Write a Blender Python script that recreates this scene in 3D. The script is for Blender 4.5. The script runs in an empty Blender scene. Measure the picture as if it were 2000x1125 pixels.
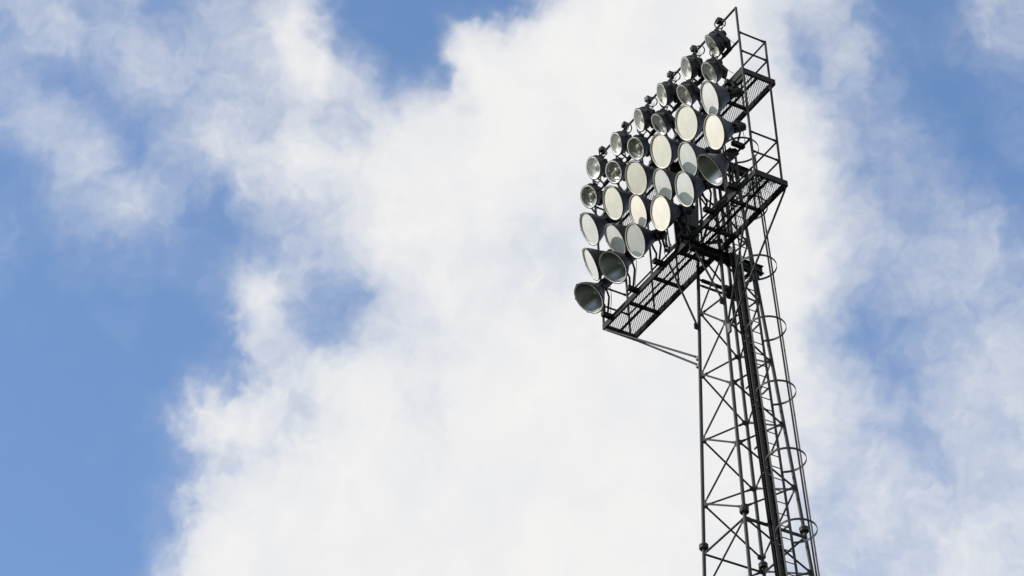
import bpy, math, random
from mathutils import Vector, Matrix
random.seed(7)
SC = bpy.context.scene
COL = SC.collection

# ------------------------------------------------------------------ camera
ZG = 44.74                      # height of the lower platform above the pitch (metres)
CAM = (45.1482, -31.3138, -43.0399 + ZG)
YAW, PITCH, ROLL = -1.0008, 0.6780, -0.0493
fw = Vector((math.sin(YAW) * math.cos(PITCH), math.cos(YAW) * math.cos(PITCH), math.sin(PITCH)))
rt = Vector((math.cos(YAW), -math.sin(YAW), 0))
up = rt.cross(fw)
c, s = math.cos(ROLL), math.sin(ROLL)
rt, up = c * rt + s * up, -s * rt + c * up
cd = bpy.data.cameras.new('camera')
cam = bpy.data.objects.new('camera', cd)
COL.objects.link(cam)
m = Matrix((rt, up, -fw)).transposed().to_4x4()
m.translation = CAM
cam.matrix_world = m
cd.sensor_width = 36.0
cd.lens = 36.0 * 6128.7 / 2000.0
cd.clip_start = 0.5
cd.clip_end = 20000
SC.camera = cam

# ------------------------------------------------------------------ exposure
SC.view_settings.view_transform = 'Standard'
SC.view_settings.look = 'None'
SC.view_settings.exposure = 0
SC.view_settings.gamma = 1

# ------------------------------------------------------------------ sun
SUN_EL = math.radians(30)
SUN_AZ = math.radians(200)      # compass angle from +Y towards +X
sl = bpy.data.lights.new('sun', 'SUN')
sl.energy = 3.2
sl.angle = math.radians(0.5)
sl.color = (1.0, 0.95, 0.87)
sun = bpy.data.objects.new('sun', sl)
COL.objects.link(sun)
sd = Vector((math.sin(SUN_AZ) * math.cos(SUN_EL), math.cos(SUN_AZ) * math.cos(SUN_EL), math.sin(SUN_EL)))
sun.rotation_euler = sd.to_track_quat('Z', 'Y').to_euler()
sun.location = (0, 0, 120)

# ------------------------------------------------------------------ sky: clear air plus a cloud layer in azimuth / elevation
SKY = {"A0":-1.22845,"A1":-0.76414,"E0":0.56464,"E1":0.77538,"mean":0.5955,"cu":[[[-0.818,-0.819,-0.814,-0.79,-0.775,-0.761,-0.745,-0.745,-0.754,-0.733,-0.641,-0.473,-0.224,0.004,0.15,0.232,0.259,0.266,0.259,0.278,0.342,0.389,0.393,0.409,0.465,0.523,0.543,0.542,0.542,0.552,0.573,0.591,0.598,0.601,0.6,0.597,0.592,0.584,0.559,0.488,0.409,0.318,0.151,-0.045,-0.181,-0.225,-0.217,-0.218,-0.244,-0.262,-0.255,-0.239,-0.223,-0.215,-0.219,-0.223],
[0.65,0.65,0.65,0.653,0.661,0.668,0.678,0.693,0.709,0.715,0.716,0.713,0.708,0.715,0.734,0.737,0.713,0.687,0.676,0.659,0.625,0.607,0.597,0.586,0.606,0.637,0.621,0.576,0.54,0.516,0.469,0.393,0.312,0.226,0.167,0.162]],
[[0.07,0.067,0.102,0.164,0.156,0.115,0.121,0.146,0.143,0.061,-0.084,-0.197,-0.346,-0.451,-0.379,-0.256,-0.15,-0.188,-0.393,-0.533,-0.54,-0.522,-0.519,-0.494,-0.404,-0.283,-0.229,-0.224,-0.175,-0.05,0.073,0.134,0.16,0.176,0.18,0.184,0.192,0.204,0.244,0.32,0.358,0.336,0.218,0.023,-0.113,-0.224,-0.368,-0.513,-0.61,-0.655,-0.644,-0.557,-0.461,-0.425,-0.427,-0.425],
[-0.487,-0.489,-0.496,-0.492,-0.471,-0.441,-0.41,-0.367,-0.321,-0.279,-0.237,-0.216,-0.209,-0.144,-0.03,0.067,0.154,0.212,0.215,0.231,0.288,0.351,0.393,0.38,0.312,0.236,0.239,0.279,0.275,0.283,0.367,0.517,0.665,0.779,0.859,0.867]],
[[-0.034,-0.035,0.002,0.016,-0.052,-0.191,-0.277,-0.265,-0.274,-0.298,-0.187,0.038,0.304,0.416,0.332,0.333,0.436,0.367,0.101,-0.154,-0.354,-0.488,-0.556,-0.566,-0.493,-0.374,-0.307,-0.28,-0.197,-0.024,0.106,0.142,0.156,0.164,0.158,0.156,0.149,0.139,0.112,0.025,-0.07,-0.152,-0.143,0.029,0.158,0.122,0.024,-0.055,-0.053,0.015,0.121,0.262,0.362,0.375,0.366,0.361],
[0.25,0.255,0.261,0.259,0.25,0.238,0.225,0.207,0.178,0.126,0.066,0.058,0.086,0.056,-0.04,-0.104,-0.105,-0.102,-0.119,-0.184,-0.314,-0.456,-0.555,-0.573,-0.474,-0.334,-0.268,-0.233,-0.117,0.055,0.2,0.333,0.479,0.608,0.681,0.68]],
[[0.037,0.035,0.035,0.125,0.233,0.303,0.316,0.235,0.173,0.247,0.368,0.417,0.43,0.333,0.095,0.068,0.299,0.452,0.494,0.421,0.184,-0.005,-0.064,-0.066,0.027,0.176,0.241,0.249,0.249,0.213,0.148,0.095,0.071,0.061,0.059,0.059,0.057,0.056,0.042,0.004,-0.053,-0.129,-0.14,-0.07,-0.027,-0.012,-0.099,-0.267,-0.395,-0.441,-0.364,-0.183,-0.051,-0.009,0.012,0.036],
[0.037,0.042,0.041,0.042,0.052,0.069,0.075,0.057,0.022,-0.032,-0.081,-0.065,-0.008,-0.02,-0.109,-0.236,-0.419,-0.541,-0.513,-0.424,-0.354,-0.246,-0.064,0.111,0.269,0.445,0.519,0.438,0.349,0.366,0.423,0.405,0.258,-0.013,-0.247,-0.266]],
[[-0.09,-0.094,-0.053,0.079,0.122,0.097,0.107,0.081,-0.006,-0.115,-0.109,0.052,0.228,0.3,0.268,0.213,0.141,0.041,-0.099,-0.131,0.022,0.188,0.292,0.289,0.091,-0.162,-0.26,-0.27,-0.248,-0.152,-0.04,0.027,0.058,0.069,0.066,0.062,0.052,0.04,-0.0,-0.067,-0.106,-0.01,0.314,0.514,0.36,0.197,0.153,0.088,-0.0,-0.062,-0.148,-0.245,-0.224,-0.169,-0.158,-0.149],
[0.183,0.174,0.159,0.143,0.127,0.113,0.093,0.058,0.02,-0.031,-0.088,-0.101,-0.103,-0.194,-0.377,-0.441,-0.297,-0.101,0.072,0.194,0.156,0.063,0.055,0.068,0.14,0.289,0.348,0.243,-0.02,-0.339,-0.467,-0.354,-0.135,0.095,0.285,0.316]],
[[-0.053,-0.046,-0.013,0.057,0.065,0.019,0.016,0.024,-0.031,-0.106,-0.15,-0.063,0.111,0.051,-0.203,-0.235,-0.017,0.153,0.247,0.278,0.248,0.207,0.143,0.08,-0.044,-0.238,-0.332,-0.332,-0.271,-0.148,-0.067,-0.047,-0.031,-0.019,-0.015,-0.01,0.001,0.009,0.052,0.128,0.143,0.115,0.069,-0.088,-0.355,-0.424,-0.184,0.007,0.007,-0.038,-0.041,-0.005,0.054,0.094,0.105,0.112],
[-0.166,-0.16,-0.151,-0.13,-0.095,-0.064,-0.032,0.033,0.112,0.168,0.208,0.221,0.221,0.253,0.322,0.267,-0.004,-0.246,-0.341,-0.342,-0.175,0.038,0.055,-0.002,0.04,0.133,0.146,0.053,-0.074,-0.171,-0.205,-0.27,-0.276,-0.006,0.282,0.276]],
[[0.045,0.028,0.034,0.205,0.32,0.223,0.052,-0.146,-0.303,-0.249,-0.135,0.014,0.193,0.217,0.222,0.154,-0.064,-0.218,-0.286,-0.252,-0.073,0.069,0.099,0.109,0.104,0.078,0.089,0.117,0.103,0.048,-0.012,-0.051,-0.071,-0.08,-0.079,-0.075,-0.066,-0.057,-0.019,0.061,0.119,0.091,-0.05,-0.173,-0.201,-0.182,-0.111,-0.102,-0.166,-0.111,0.022,0.068,0.054,0.059,0.056,0.049],
[-0.132,-0.126,-0.12,-0.104,-0.075,-0.057,-0.042,0.002,0.038,-0.012,-0.088,-0.025,0.144,0.185,0.07,0.03,0.122,0.194,0.22,0.173,-0.028,-0.27,-0.379,-0.345,-0.186,0.038,0.249,0.427,0.325,-0.066,-0.232,-0.054,0.064,-0.002,-0.089,-0.106]],
[[0.175,0.173,0.164,0.144,0.07,-0.141,-0.287,-0.237,-0.143,-0.088,-0.008,0.066,0.083,-0.017,-0.217,-0.243,-0.084,0.009,0.007,0.012,0.048,0.087,0.126,0.135,0.077,-0.013,-0.068,-0.092,-0.082,-0.044,-0.002,0.031,0.048,0.05,0.047,0.044,0.036,0.028,-0.006,-0.07,-0.104,-0.177,-0.292,-0.188,0.165,0.29,0.047,-0.126,-0.127,-0.118,-0.072,-0.024,-0.05,-0.05,-0.029,-0.012],
[0.089,0.091,0.086,0.068,0.044,0.032,0.018,-0.043,-0.125,-0.124,-0.073,-0.087,-0.137,-0.089,0.052,0.102,0.011,-0.086,-0.115,-0.057,0.111,0.217,0.077,-0.14,-0.228,-0.225,-0.078,0.234,0.406,0.319,0.113,-0.184,-0.321,-0.098,0.12,0.137]],
[[0.191,0.188,0.167,0.063,-0.04,-0.077,-0.102,-0.122,-0.122,-0.034,0.062,0.108,0.195,0.165,0.007,-0.063,-0.044,0.007,0.104,0.128,0.027,-0.068,-0.111,-0.11,-0.029,0.073,0.087,0.054,0.013,-0.034,-0.038,-0.01,-0.007,-0.013,-0.008,-0.005,0.005,0.015,0.063,0.144,0.154,0.14,0.175,0.139,-0.007,-0.068,-0.026,0.019,0.108,0.186,0.172,0.048,-0.11,-0.167,-0.189,-0.204],
[-0.108,-0.11,-0.104,-0.072,-0.024,0.008,0.024,0.035,0.061,0.077,0.082,0.146,0.222,0.13,-0.093,-0.222,-0.229,-0.167,-0.04,0.139,0.294,0.293,0.058,-0.21,-0.249,-0.044,0.071,-0.047,-0.091,0.069,0.105,0.026,0.054,0.04,-0.071,-0.07]],
[[-0.035,-0.038,-0.001,0.148,0.224,0.206,0.131,-0.024,-0.162,-0.215,-0.207,-0.148,-0.084,-0.103,-0.209,-0.155,0.109,0.222,0.109,0.008,-0.037,-0.055,-0.054,-0.054,-0.03,0.031,0.067,0.08,0.095,0.086,0.052,0.025,0.008,-0.002,-0.006,-0.008,-0.014,-0.022,-0.057,-0.114,-0.115,-0.036,0.066,0.076,0.032,0.034,0.066,0.108,0.11,0.069,0.031,-0.001,-0.039,-0.043,-0.043,-0.035],
[0.102,0.084,0.068,0.042,-0.007,-0.057,-0.084,-0.086,-0.058,0.046,0.156,0.053,-0.204,-0.218,0.039,0.174,0.107,0.006,-0.11,-0.145,0.043,0.221,0.072,-0.175,-0.17,0.003,0.148,0.14,-0.072,-0.241,-0.119,0.137,0.213,0.064,-0.086,-0.094]],
[[0.037,0.034,0.045,0.1,0.123,0.007,-0.09,-0.002,0.109,0.097,0.028,-0.022,-0.036,-0.069,-0.111,-0.085,0.023,0.057,-0.029,-0.074,-0.033,0.031,0.09,0.098,0.057,0.035,0.044,0.051,0.052,0.044,0.028,0.016,0.014,0.02,0.025,0.03,0.04,0.044,0.078,0.141,0.113,0.071,0.159,0.246,0.183,0.024,-0.16,-0.183,-0.024,0.063,0.059,0.085,0.127,0.134,0.162,0.187],
[-0.104,-0.094,-0.08,-0.077,-0.049,0.02,0.085,0.122,0.158,0.203,0.232,0.126,-0.094,-0.168,-0.132,-0.134,-0.048,0.088,0.033,-0.106,-0.087,-0.007,0.054,0.135,0.034,-0.207,-0.157,0.116,0.2,0.045,-0.107,-0.065,0.085,0.061,-0.023,-0.038]],
[[-0.103,-0.1,-0.063,0.032,0.073,0.004,-0.057,0.007,0.089,0.036,-0.003,0.062,0.169,0.155,-0.064,-0.207,-0.22,-0.185,-0.084,-0.016,0.008,0.007,-0.061,-0.095,-0.039,0.012,0.02,0.027,0.05,0.075,0.074,0.063,0.061,0.061,0.058,0.054,0.046,0.043,0.019,-0.047,-0.081,-0.084,-0.02,0.078,0.006,-0.097,0.005,0.125,0.126,0.025,-0.073,-0.05,-0.005,0.011,0.041,0.07],
[0.058,0.065,0.072,0.065,0.031,-0.019,-0.068,-0.126,-0.161,-0.131,-0.058,0.083,0.255,0.207,-0.052,-0.145,0.011,0.099,-0.034,-0.16,-0.083,0.069,0.125,0.087,-0.001,-0.124,-0.096,0.077,0.085,-0.082,-0.116,0.032,0.107,0.023,-0.02,-0.011]]]}
W = bpy.data.worlds.new('World')
SC.world = W
W.use_nodes = True
nt = W.node_tree
N, LK = nt.nodes, nt.links
N.clear()


def nd(t, **k):
    n = N.new(t)
    for a, b in k.items():
        setattr(n, a, b)
    return n


def mth(op, a, b=None, clamp=False):
    n = nd('ShaderNodeMath', operation=op, use_clamp=clamp)
    for i, v in enumerate((a, b)):
        if v is None:
            continue
        if isinstance(v, (int, float)):
            n.inputs[i].default_value = v
        else:
            LK.new(v, n.inputs[i])
    return n.outputs[0]


def sst(v, a, b):
    n = nd('ShaderNodeMapRange', interpolation_type='SMOOTHSTEP')
    LK.new(v, n.inputs[0])
    n.inputs[1].default_value = a
    n.inputs[2].default_value = b
    return n.outputs[0]


def noise(vec, scale, detail, rough=.55, dist=0.0, off=(0, 0, 0)):
    a = nd('ShaderNodeVectorMath', operation='ADD')
    LK.new(vec, a.inputs[0])
    a.inputs[1].default_value = off
    n = nd('ShaderNodeTexNoise')
    LK.new(a.outputs[0], n.inputs['Vector'])
    n.inputs['Scale'].default_value = scale
    n.inputs['Detail'].default_value = detail
    n.inputs['Roughness'].default_value = rough
    n.inputs['Distortion'].default_value = dist
    return n


tc = nd('ShaderNodeTexCoord')
nrm = nd('ShaderNodeVectorMath', operation='NORMALIZE')
LK.new(tc.outputs['Generated'], nrm.inputs[0])
DIR = nrm.outputs[0]
# domain warp: turbulence carries the cloud edges about
w1 = noise(DIR, 55, 3, .5)
w2 = noise(DIR, 170, 2, .5, off=(3, 1, 2))


def centred(n, k):
    a = nd('ShaderNodeVectorMath', operation='SUBTRACT')
    LK.new(n.outputs['Color'], a.inputs[0])
    a.inputs[1].default_value = (.5, .5, .5)
    b = nd('ShaderNodeVectorMath', operation='SCALE')
    LK.new(a.outputs[0], b.inputs[0])
    b.inputs['Scale'].default_value = k
    return b.outputs[0]


def vadd(a, b):
    n = nd('ShaderNodeVectorMath', operation='ADD')
    LK.new(a, n.inputs[0])
    LK.new(b, n.inputs[1])
    return n.outputs[0]


WD = vadd(vadd(DIR, centred(w1, .020)), centred(w2, .007))
wn = nd('ShaderNodeVectorMath', operation='NORMALIZE')
LK.new(WD, wn.inputs[0])
sp = nd('ShaderNodeSeparateXYZ')
LK.new(wn.outputs[0], sp.inputs[0])
az = mth('ARCTAN2', sp.outputs[0], sp.outputs[1])
el = mth('ARCSINE', sp.outputs[2])
u = mth('DIVIDE', mth('SUBTRACT', az, SKY['A0']), SKY['A1'] - SKY['A0'])
v = mth('DIVIDE', mth('SUBTRACT', el, SKY['E0']), SKY['E1'] - SKY['E0'])


def curve(x, ys):
    n = nd('ShaderNodeFloatCurve')
    k = max(abs(t) for t in ys) * 2.02 + 1e-6
    cv = n.mapping.curves[0]
    ps = [(i / (len(ys) - 1), t / k + .5) for i, t in enumerate(ys)]
    cv.points[0].location = ps[0]
    cv.points[1].location = ps[-1]
    for p in ps[1:-1]:
        cv.points.new(*p)
    n.mapping.use_clip = False
    n.mapping.extend = 'HORIZONTAL'
    n.mapping.update()
    LK.new(x, n.inputs['Value'])
    return mth('MULTIPLY', mth('SUBTRACT', n.outputs[0], .5), k)


dens = None
for ca, ce in SKY['cu']:
    t = mth('MULTIPLY', curve(u, ca), curve(v, ce))
    dens = t if dens is None else mth('ADD', dens, t)
dens = mth('ADD', dens, SKY['mean'], clamp=True)
# elsewhere in the sky: broken cloud of the same kind
gn = noise(DIR, 3.2, 9, .62, .3, off=(5, 2, 8))
other = sst(gn.outputs['Fac'], .36, .56)
wu = mth('MULTIPLY', sst(u, -.16, .0), sst(mth('MULTIPLY', u, -1), -1.16, -1.0))
wv = mth('MULTIPLY', sst(v, -.25, .0), sst(mth('MULTIPLY', v, -1), -1.25, -1.0))
inside = mth('MULTIPLY', wu, wv)
dens = mth('ADD', mth('MULTIPLY', dens, inside), mth('MULTIPLY', other, mth('SUBTRACT', 1.0, inside)))
# wisps and billows
f1 = noise(WD, 70, 5, .5, .1)
f2 = noise(WD, 210, 4, .5, .1, off=(7, 7, 1))
bil = mth('ADD', mth('MULTIPLY', mth('SUBTRACT', f1.outputs['Fac'], .5), 0.62), mth('MULTIPLY', mth('SUBTRACT', f2.outputs['Fac'], .5), 0.26))
edge = mth('MULTIPLY', mth('MULTIPLY', dens, mth('SUBTRACT', 1.0, dens)), 4.0)
edge = mth('ADD', mth('MULTIPLY', edge, .93), .07)
dens1 = mth('ADD', dens, mth('MULTIPLY', bil, edge), clamp=True)
# the cumulus flanks are crisper than the thin veils: steeper edge there
sp0 = nd('ShaderNodeSeparateXYZ')
LK.new(DIR, sp0.inputs[0])
az0, el0 = mth('ARCTAN2', sp0.outputs[0], sp0.outputs[1]), mth('ARCSINE', sp0.outputs[2])
crisp = None
for ca, ce, ra, re in ((-1.122, .632, .026, .050), (-1.015, .758, .034, .018)):
    da = mth('DIVIDE', mth('SUBTRACT', az0, ca), ra)
    de = mth('DIVIDE', mth('SUBTRACT', el0, ce), re)
    q = sst(mth('MULTIPLY', mth('ADD', mth('MULTIPLY', da, da), mth('MULTIPLY', de, de)), -1), -1.8, -.4)
    crisp = q if crisp is None else mth('MAXIMUM', crisp, q)
steep = sst(dens1, .22, .80)
cm = nd('ShaderNodeMixRGB')
LK.new(mth('MULTIPLY', crisp, .42), cm.inputs[0])
LK.new(dens1, cm.inputs[1])
LK.new(steep, cm.inputs[2])
dens2 = mth('POWER', cm.outputs[0], 1.28)
# large soft greying inside the white mass
sh = noise(DIR, 26, 5, .5, .2, off=(1, 9, 4))
grey = sst(sh.outputs['Fac'], .38, .66)
cl = nd('ShaderNodeMixRGB')
cl.inputs[1].default_value = (0.905, 0.897, 0.885, 1)
cl.inputs[2].default_value = (0.855, 0.857, 0.866, 1)
LK.new(grey, cl.inputs[0])

sky = nd('ShaderNodeTexSky', sky_type='NISHITA')
sky.sun_disc = False
sky.sun_elevation = SUN_EL
sky.sun_rotation = SUN_AZ
sky.air_density = 1.0
sky.dust_density = 1.6
sky.ozone_density = 1.6
STR = 0.15
tint = nd('ShaderNodeMixRGB', blend_type='MULTIPLY')
tint.inputs[0].default_value = 1
LK.new(sky.outputs[0], tint.inputs[1])
tint.inputs[2].default_value = (1.22, 1.39, 1.57, 1)
cs = nd('ShaderNodeVectorMath', operation='SCALE')
LK.new(cl.outputs[0], cs.inputs[0])
cs.inputs['Scale'].default_value = 1 / STR
mix = nd('ShaderNodeMixRGB')
LK.new(dens2, mix.inputs[0])
LK.new(tint.outputs[0], mix.inputs[1])
LK.new(cs.outputs[0], mix.inputs[2])
bg = nd('ShaderNodeBackground')
bg.inputs[1].default_value = STR
LK.new(mix.outputs[0], bg.inputs[0])
wo = nd('ShaderNodeOutputWorld')
LK.new(bg.outputs[0], wo.inputs[0])

# ------------------------------------------------------------------ materials


def mat(name, base, rough=.5, metal=0.0, var=.25, scale=9, bump=.0, spec=.5, rust=0.0, stretch=(1, 1, 1), rvar=.12):
    M = bpy.data.materials.new(name)
    M.use_nodes = True
    t = M.node_tree
    b = t.nodes['Principled BSDF']
    g = t.nodes.new('ShaderNodeTexCoord')
    mp = t.nodes.new('ShaderNodeMapping')
    mp.inputs['Scale'].default_value = stretch
    t.links.new(g.outputs['Object'], mp.inputs[0])
    n = t.nodes.new('ShaderNodeTexNoise')
    n.inputs['Scale'].default_value = scale
    n.inputs['Detail'].default_value = 6
    t.links.new(mp.outputs[0], n.inputs['Vector'])
    r = t.nodes.new('ShaderNodeValToRGB')
    r.color_ramp.elements[0].position = .3
    r.color_ramp.elements[1].position = .72
    r.color_ramp.elements[0].color = [x * (1 - var) for x in base] + [1]
    r.color_ramp.elements[1].color = [x * (1 + var) for x in base] + [1]
    t.links.new(n.outputs['Fac'], r.inputs[0])
    outc = r.outputs[0]
    if rust:
        n2 = t.nodes.new('ShaderNodeTexNoise')
        n2.inputs['Scale'].default_value = scale * .45
        n2.inputs['Detail'].default_value = 9
        n2.inputs['Roughness'].default_value = .7
        t.links.new(g.outputs['Object'], n2.inputs['Vector'])
        r2 = t.nodes.new('ShaderNodeValToRGB')
        r2.color_ramp.elements[0].position = .58
        r2.color_ramp.elements[1].position = .72
        r2.color_ramp.elements[0].color = (0, 0, 0, 1)
        r2.color_ramp.elements[1].color = (rust, rust, rust, 1)
        t.links.new(n2.outputs['Fac'], r2.inputs[0])
        mx = t.nodes.new('ShaderNodeMixRGB')
        t.links.new(r2.outputs[0], mx.inputs[0])
        t.links.new(outc, mx.inputs[1])
        mx.inputs[2].default_value = (.075, .042, .026, 1)
        outc = mx.outputs[0]
    t.links.new(outc, b.inputs['Base Color'])
    mr = t.nodes.new('ShaderNodeMapRange')
    t.links.new(n.outputs['Fac'], mr.inputs[0])
    mr.inputs[3].default_value = max(.03, rough - rvar)
    mr.inputs[4].default_value = min(1, rough + rvar)
    t.links.new(mr.outputs[0], b.inputs['Roughness'])
    b.inputs['Metallic'].default_value = metal
    b.inputs['Specular IOR Level'].default_value = spec
    if bump:
        bp = t.nodes.new('ShaderNodeBump')
        bp.inputs['Strength'].default_value = bump
        bp.inputs['Distance'].default_value = .01
        t.links.new(n.outputs['Fac'], bp.inputs['Height'])
        t.links.new(bp.outputs[0], b.inputs['Normal'])
    return M


STEEL = mat('weathered_steel', (.0185, .019, .0188), .55, 0, .35, 7, .15, .35, rust=.5)
GALV = mat('zinc_coated_steel', (.10, .10, .095), .5, .3, .3, 12, .1, .5, rust=.25)
DARK = mat('dark_steel', (.0085, .0088, .009), .6, 0, .3, 11, .1, .25, rust=.25)
BLACK = mat('black_casting', (.010, .0103, .011), .5, 0, .3, 14, .1, .35)
BELL = mat('bell_paint', (.020, .0225, .029), .5, 0, .25, 8, .05, .35)
DRUM = mat('drum_paint', (.012, .012, .0115), .5, 0, .3, 10, .05, .35)
BLUE = mat('blue_bracket', (.016, .032, .060), .5, 0, .3, 10, 0, .35)
RIMD = mat('rim_dark', (.012, .012, .012), .45, .2, .2, 15)
RIMB = mat('rim_bright', (.78, .77, .73), .45, .25, .08, 20)
RUB = mat('cable_rubber', (.012, .012, .013), .55, 0, .2, 20, 0, .3)
RUBB = mat('cable_blue', (.012, .016, .04), .55, 0, .3, 20, 0, .3)
TRAYM = mat('tray_cover', (.018, .015, .013), .6, .1, .5, 10, .2, .3, rust=.6, stretch=(1, 1, .12))
ROPE = mat('green_rope', (.012, .034, .032), .8, 0, .5, 30, .2, .2)
LABELM = mat('yellowed_label', (.30, .29, .20), .6, 0, .25, 10)
CABM = mat('cabinet_paint', (.022, .023, .025), .55, 0, .3, 5, .05, .35)
CHIP = mat('bulb_glass', (.55, .56, .55), .15, 0, .1, 10, 0, .8)


def reflector_mat(name, base, rough, rings=0.0):
    M = mat(name, base, rough, 1.0, .07, 6, 0, .5, rvar=.05)
    t = M.node_tree
    b = t.nodes['Principled BSDF']
    g = t.nodes.new('ShaderNodeTexCoord')
    n = t.nodes.new('ShaderNodeTexNoise')
    n.inputs['Scale'].default_value = 5
    n.inputs['Detail'].default_value = 3
    t.links.new(g.outputs['Object'], n.inputs['Vector'])
    bp = t.nodes.new('ShaderNodeBump')
    bp.inputs['Strength'].default_value = .12
    bp.inputs['Distance'].default_value = .02
    t.links.new(n.outputs['Fac'], bp.inputs['Height'])
    t.links.new(bp.outputs[0], b.inputs['Normal'])
    return M


REFL = reflector_mat('satin_reflector', (.35, .37, .375), .38)
CREAM = reflector_mat('aged_reflector', (.84, .815, .735), .34)
LENSM = {}  # lens tones hold how brightly lit each dish looks, as colour
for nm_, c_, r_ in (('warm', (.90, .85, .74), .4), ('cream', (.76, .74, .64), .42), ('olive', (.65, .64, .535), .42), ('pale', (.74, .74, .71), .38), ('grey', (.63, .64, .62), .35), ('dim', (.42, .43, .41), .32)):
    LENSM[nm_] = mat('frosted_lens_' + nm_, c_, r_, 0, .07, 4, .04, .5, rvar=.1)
CRESCENTM = mat('crescent_shade_grey', (.20, .235, .24), .4, .2, .12, 6, .03, .5)  # flat grey for the crescents of shade in the large dishes
FACET = reflector_mat('facet_reflector', (.90, .885, .83), .22)
FACET.node_tree.nodes['Principled BSDF'].inputs['Metallic'].default_value = .12
SOCK = mat('lamp_socket', (.32, .31, .28), .35, .3, .2, 12)
FACETD = reflector_mat('facet_reflector_shaded', (.48, .48, .47), .22)  # darker copy for the second row, its weaker light put into the colour
FACETD.node_tree.nodes['Principled BSDF'].inputs['Metallic'].default_value = .65


def glass_mat():
    M = bpy.data.materials.new('lens_glass')
    M.use_nodes = True
    t = M.node_tree
    t.nodes.clear()
    o = t.nodes.new('ShaderNodeOutputMaterial')
    mx = t.nodes.new('ShaderNodeMixShader')
    lw_ = t.nodes.new('ShaderNodeLayerWeight')
    lw_.inputs[0].default_value = .5
    pw = t.nodes.new('ShaderNodeMath')
    pw.operation = 'POWER'
    pw.inputs[1].default_value = 5
    t.links.new(lw_.outputs['Facing'], pw.inputs[0])
    fr = t.nodes.new('ShaderNodeMath')
    fr.operation = 'MULTIPLY_ADD'
    fr.inputs[1].default_value = .9
    fr.inputs[2].default_value = .07
    t.links.new(pw.outputs[0], fr.inputs[0])
    tr = t.nodes.new('ShaderNodeBsdfTransparent')
    tr.inputs[0].default_value = (.93, .94, .93, 1)
    gl = t.nodes.new('ShaderNodeBsdfGlossy')
    gl.inputs['Roughness'].default_value = .04
    g = t.nodes.new('ShaderNodeTexCoord')
    n = t.nodes.new('ShaderNodeTexNoise')
    n.inputs['Scale'].default_value = 14
    t.links.new(g.outputs['Object'], n.inputs['Vector'])
    bp = t.nodes.new('ShaderNodeBump')
    bp.inputs['Strength'].default_value = .05
    t.links.new(n.outputs['Fac'], bp.inputs['Height'])
    t.links.new(bp.outputs[0], gl.inputs['Normal'])
    t.links.new(fr.outputs[0], mx.inputs[0])
    t.links.new(tr.outputs[0], mx.inputs[1])
    t.links.new(gl.outputs[0], mx.inputs[2])
    t.links.new(mx.outputs[0], o.inputs[0])
    return M


GLASS = glass_mat()

# ------------------------------------------------------------------ mesh helpers


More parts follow.
